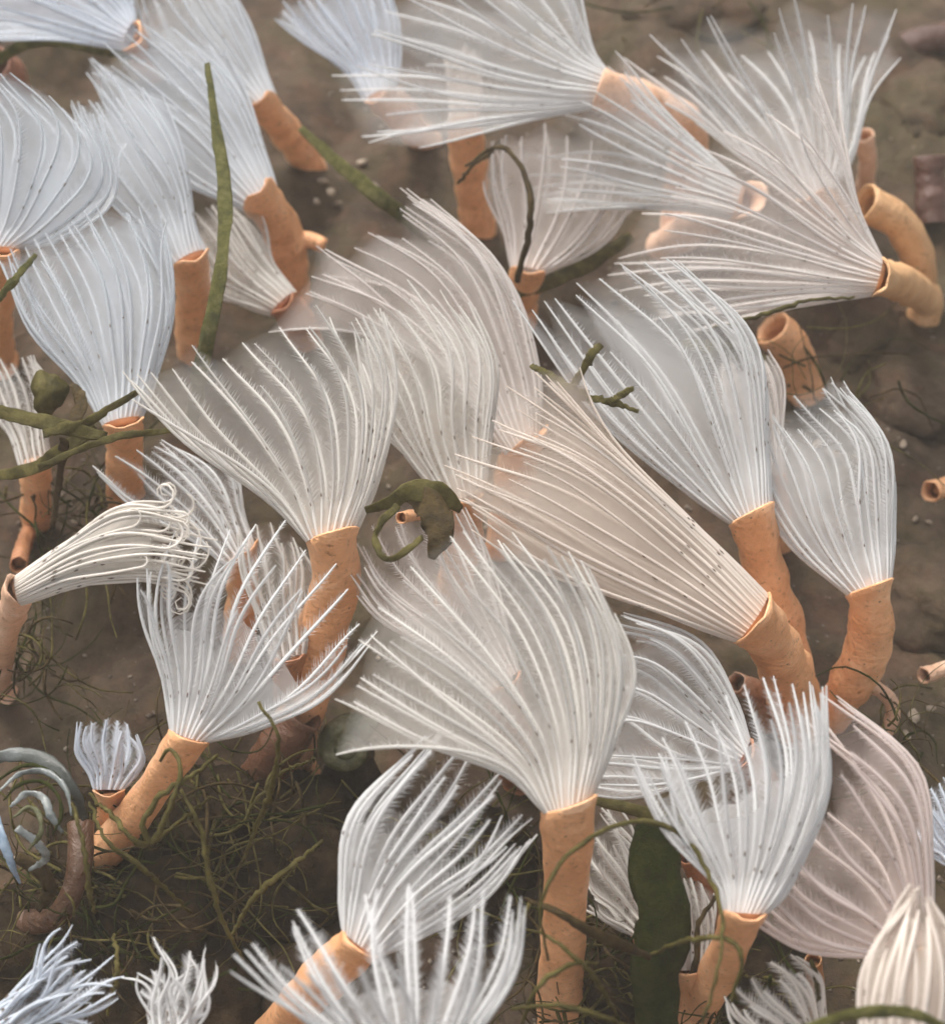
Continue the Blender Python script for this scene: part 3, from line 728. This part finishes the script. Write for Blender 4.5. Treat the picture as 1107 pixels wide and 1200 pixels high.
# ------------------------------------------------------------------ stones, snail, shell crumbs, water reflection
def lump(name, label, cat, px, py, z, rpx, mat, seed, sq=(1, 1, .75), group=None, sub=4):
    import bmesh
    c = at(px, py, z); r = rpx * pxs(c)
    bm = bmesh.new(); bmesh.ops.create_icosphere(bm, subdivisions=sub, radius=1)
    for v in bm.verts:
        q = v.co.copy(); k = 1 + .28 * noise.noise(q * 1.2 + Vector((seed, 0, 0))) + .14 * noise.noise(q * 3.1 + Vector((0, seed, 0))) + (.09 * noise.fractal(q * 6 + Vector((seed, seed, 0)), .8, 2.1, 4) if sub > 2 else 0)
        v.co = Vector((q.x * sq[0], q.y * sq[1], q.z * sq[2])) * k * r
    me = bpy.data.meshes.new(name); bm.to_mesh(me); bm.free(); me.materials.append(mat)
    me.polygons.foreach_set('use_smooth', np.ones(len(me.polygons), bool))
    o = bpy.data.objects.new(name, me); o.location = c; o.rotation_euler = (0, 0, seed); SC.collection.objects.link(o)
    return tag(o, label, cat, group)
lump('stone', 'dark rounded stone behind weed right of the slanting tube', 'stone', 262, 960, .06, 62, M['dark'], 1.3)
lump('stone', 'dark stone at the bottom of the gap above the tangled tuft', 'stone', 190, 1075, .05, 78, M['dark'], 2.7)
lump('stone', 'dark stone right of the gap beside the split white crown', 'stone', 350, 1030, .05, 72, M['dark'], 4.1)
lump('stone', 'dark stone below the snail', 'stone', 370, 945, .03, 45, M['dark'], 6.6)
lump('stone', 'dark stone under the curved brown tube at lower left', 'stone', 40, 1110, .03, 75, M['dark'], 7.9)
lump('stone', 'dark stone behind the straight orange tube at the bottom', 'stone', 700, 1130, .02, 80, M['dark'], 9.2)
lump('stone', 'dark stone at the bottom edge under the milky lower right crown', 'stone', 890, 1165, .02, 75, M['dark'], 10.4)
lump('stone', 'broad dark stone added as shade in the gap left of the split white crown', 'stone', 290, 1060, -.02, 90, M['dark'], 13.3, (1.3, 1, .6))  # laid in to stand for the shade of the gap
lump('stone', 'dark stone added as gap shade at the foot of the slanting lower left tube', 'stone', 130, 1010, -.02, 80, M['dark'], 14.2, (1.2, 1, .6))  # added: its dark colour stands in for shade on the mud
lump('stone', 'dark stone added as gap shade at the bottom edge behind the short tangled tuft', 'stone', 200, 1160, -.02, 95, M['dark'], 15.2, (1.5, 1, .6))  # added to deepen the shaded gap
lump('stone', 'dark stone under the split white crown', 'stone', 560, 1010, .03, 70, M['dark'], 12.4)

for lab, px, py, z, r_, sd_, sq_ in (
    ('low silty stone right of the broken orange tube', 1010, 395, -.09, 55, 1.1, (1.3, .9, .5)),
    ('silty stone with olive fuzz near the right edge', 1080, 468, -.09, 62, 2.2, (1.2, 1, .55)),
    ('silty stone at the top edge right of centre', 800, 22, -.02, 60, 3.3, (1.5, .8, .5)),
    ('silty stone in the top right corner below the dark red tube', 1080, 120, -.03, 58, 4.4, (1.2, .9, .5)),
    ('silty stone right of the bent far right tube', 1090, 700, -.04, 66, 7.7, (1.1, 1, .5))):
    lump('stone', lab, 'stone', px, py, z, r_, M['mud'], sd_, sq_)

def snail():
    c = at(408, 876, .16); ps = pxs(c); b = drop(c)
    r = empty('snail', b)
    V, Fc = [], []; off = 0; n = 74
    t = np.linspace(0, 1, n); ang = t * 2 * math.pi * 2.6 + .6
    rr = 30 * ps * np.exp(-2.0 * t)
    cen = np.array([c + X * math.cos(a) * q + U * math.sin(a) * q * .9 - F * (30 * ps - q) * .8 for a, q in zip(ang, rr)])
    V, Fc = sweep(cen, rr * .62, 14, ripple=.05)
    mesh_obj('shell', V, Fc, M['snail'], r, b)
    q = [c + X * 20 * ps + F * 8 * ps, c + X * 2 * ps + U * -14 * ps + F * 16 * ps, c - X * 22 * ps - U * 18 * ps + F * 18 * ps]
    V, Fc = sweep(catmull(q, 10), np.linspace(16, 9, 10) * ps, 10)
    mesh_obj('foot', V, Fc, M['brown'], r, b)
    st = [c + F * 22 * ps, b]
    V, Fc = sweep(catmull(st, 6), np.linspace(22, 40, 6) * ps, 12, ripple=.35)
    mesh_obj('perch', V, Fc, M['dark'], r, b)
    tag(r, 'small round greenish snail shell with a spiral, under the large lower fan', 'snail')
snail()

def reflection_coil():  # reflection and refraction at the water surface, modelled as solid glossy bands
    b = at(45, 1000, .3); r = empty('curled_reflection', b)
    def reflection_band(pts, wp, mat, taper, flat=.35): strand('reflection_band', None, pts, wp, M[mat], flat=flat, taper=taper, parent=r, loc=b, n=34, kinks=.2)
    reflection_band([(-20, 892, .60), (25, 884, .62), (62, 897, .62), (88, 930, .60), (100, 960, .5)], 15, 'refl_grey', (1, 1.1, 1.2, 1, .6), .3)
    reflection_band([(-5, 916, .66), (30, 897, .67), (64, 907, .67), (86, 938, .65)], 5, 'deep', (.6, 1, 1, .5), .8)
    reflection_band([(-2, 928, .69), (24, 907, .70), (56, 905, .70), (78, 926, .70), (84, 956, .68)], 7, 'pale', (.3, 1, 1.1, 1, .3), .5)
    reflection_band([(4, 938, .70), (24, 919, .71), (50, 916, .71), (68, 932, .71), (72, 956, .69), (62, 978, .66)], 5, 'deep', (.4, 1, 1, 1, 1, .4), .8)
    reflection_band([(12, 946, .69), (32, 930, .70), (52, 936, .70), (60, 956, .69), (74, 976, .66)], 9, 'pale', (.4, 1, 1, 1.2, .5), .5)
    reflection_band([(16, 958, .68), (34, 946, .69), (46, 954, .69), (48, 976, .67), (34, 996, .64)], 6, 'snail', (.5, 1, 1, 1, .5), .7)
    reflection_band([(-14, 935, .60), (0, 975, .60), (12, 1008, .56), (24, 1036, .50)], 14, 'blue', (1.2, 1, .8, .2), .3)
    reflection_band([(20, 970, .62), (44, 988, .60), (54, 1006, .56), (34, 1020, .5)], 9, 'pale', (1, 1.2, 1, .5), .4)
    reflection_band([(20, 1005, .45), (45, 1018, .42), (58, 1040, .36), (45, 1065, .25)], 18, 'brown', (.8, 1, 1, .6), .5)
    tag(r, 'water reflection built as glossy pale curled bands at lower left edge', 'reflection_coil')
reflection_coil()

SHG = 'shell crumbs on the mud'
for k, (px, py, rp, area) in enumerate([
    (378, 212, 6, 0), (388, 225, 7, 0), (396, 238, 5, 0), (371, 236, 6, 0), (425, 190, 6, 0), (440, 218, 5, 0),
    (958, 520, 7, 1), (976, 532, 8, 1), (1072, 608, 6, 1), (1088, 612, 5, 1), (1058, 520, 5, 1), (1030, 545, 5, 1),
    (1070, 840, 8, 2), (1090, 830, 6, 2), (1062, 862, 6, 2), (985, 880, 6, 2),
    (280, 960, 3, 3), (205, 1062, 5, 3), (165, 1040, 5, 3), (240, 1050, 4, 3),
    (70, 580, 5, 4), (52, 598, 5, 4), (88, 612, 5, 4)]):
    lab = ['tiny pale shell crumb beside the olive blade near top left tube', 'tiny pale shell crumb on mud right of the far right crown',
           'tiny pale shell crumb on mud below the little curled tube', 'tiny shell crumb in the dark weedy gap at lower left',
           'tiny pale crumb below the forked seaweed at left'][area]
    p = at(px, py, 0)
    lump('shell_crumb', lab, 'shell', px, py, gz(p[0], p[1]) + .012, rp, M['shell'], k * 1.7, (RNG.uniform(.8, 1.7), RNG.uniform(.4, .9), RNG.uniform(.3, .6)), SHG + ' ' + str('abcde'[area]), 2)

OCT = np.array([(1, 0, 0), (-1, 0, 0), (0, 1, 0), (0, -1, 0), (0, 0, 1), (0, 0, -1.0)])
OCF = [(0, 2, 4), (2, 1, 4), (1, 3, 4), (3, 0, 4), (2, 0, 5), (1, 2, 5), (3, 1, 5), (0, 3, 5)]
# fine silt and grit nobody could count
def grit():
    V, Fc = [], []; off = 0
    for _ in range(3200):
        px, py = RNG.uniform(-60, 1170), RNG.uniform(-60, 1260)
        p = at(px, py, 0); z = gz(p[0], p[1])
        s = abs(RNG.normal(0, .0045)) + .002
        sc_ = s * RNG.uniform(.5, 1.3, 3) * np.array([1.2, 1.0, .6])
        ca, sa = math.cos(px), math.sin(px); c = np.array([p[0], p[1], z + s * .1])
        q = OCT * sc_ * RNG.uniform(.7, 1.2, (6, 1)); q = np.stack([q[:, 0] * ca - q[:, 1] * sa, q[:, 0] * sa + q[:, 1] * ca, q[:, 2]], 1) + c
        V.append(q); Fc += [tuple(off + k for k in f) for f in OCF]; off += 6
    o = mesh_obj('grit', np.vstack(V), Fc, M['grit'], smooth=True)
    tag(o, 'fine pale grit scattered over the brown mud', 'grit', None, 'stuff')
grit()

# ------------------------------------------------------------------ murky water: even, pale, from below the mud to just above the eye
def murk():
    a, b, z0, z1 = 122.0, 122.0, -1.5, float(EYE[2]) + .3
    V = [(x, y, z) for z in (z0, z1) for y in (-b, b) for x in (-a, a)]
    Fc = [(0, 2, 3, 1), (4, 5, 7, 6), (0, 1, 5, 4), (2, 6, 7, 3), (0, 4, 6, 2), (1, 3, 7, 5)]
    m, n, l = newmat('murk')
    v = n.new('ShaderNodeVolumePrincipled'); v.inputs['Color'].default_value = (.93, .86, .77, 1); v.inputs['Density'].default_value = HAZE
    v.inputs['Anisotropy'].default_value = 0.0
    o = n.new('ShaderNodeOutputMaterial'); l.new(v.outputs[0], o.inputs['Volume'])
    h = mesh_obj('haze', V, Fc, m, smooth=False)
    tag(h, 'faint milky brown murk in the water over the worms', 'haze', None, 'stuff')
HAZE = .008
murk()
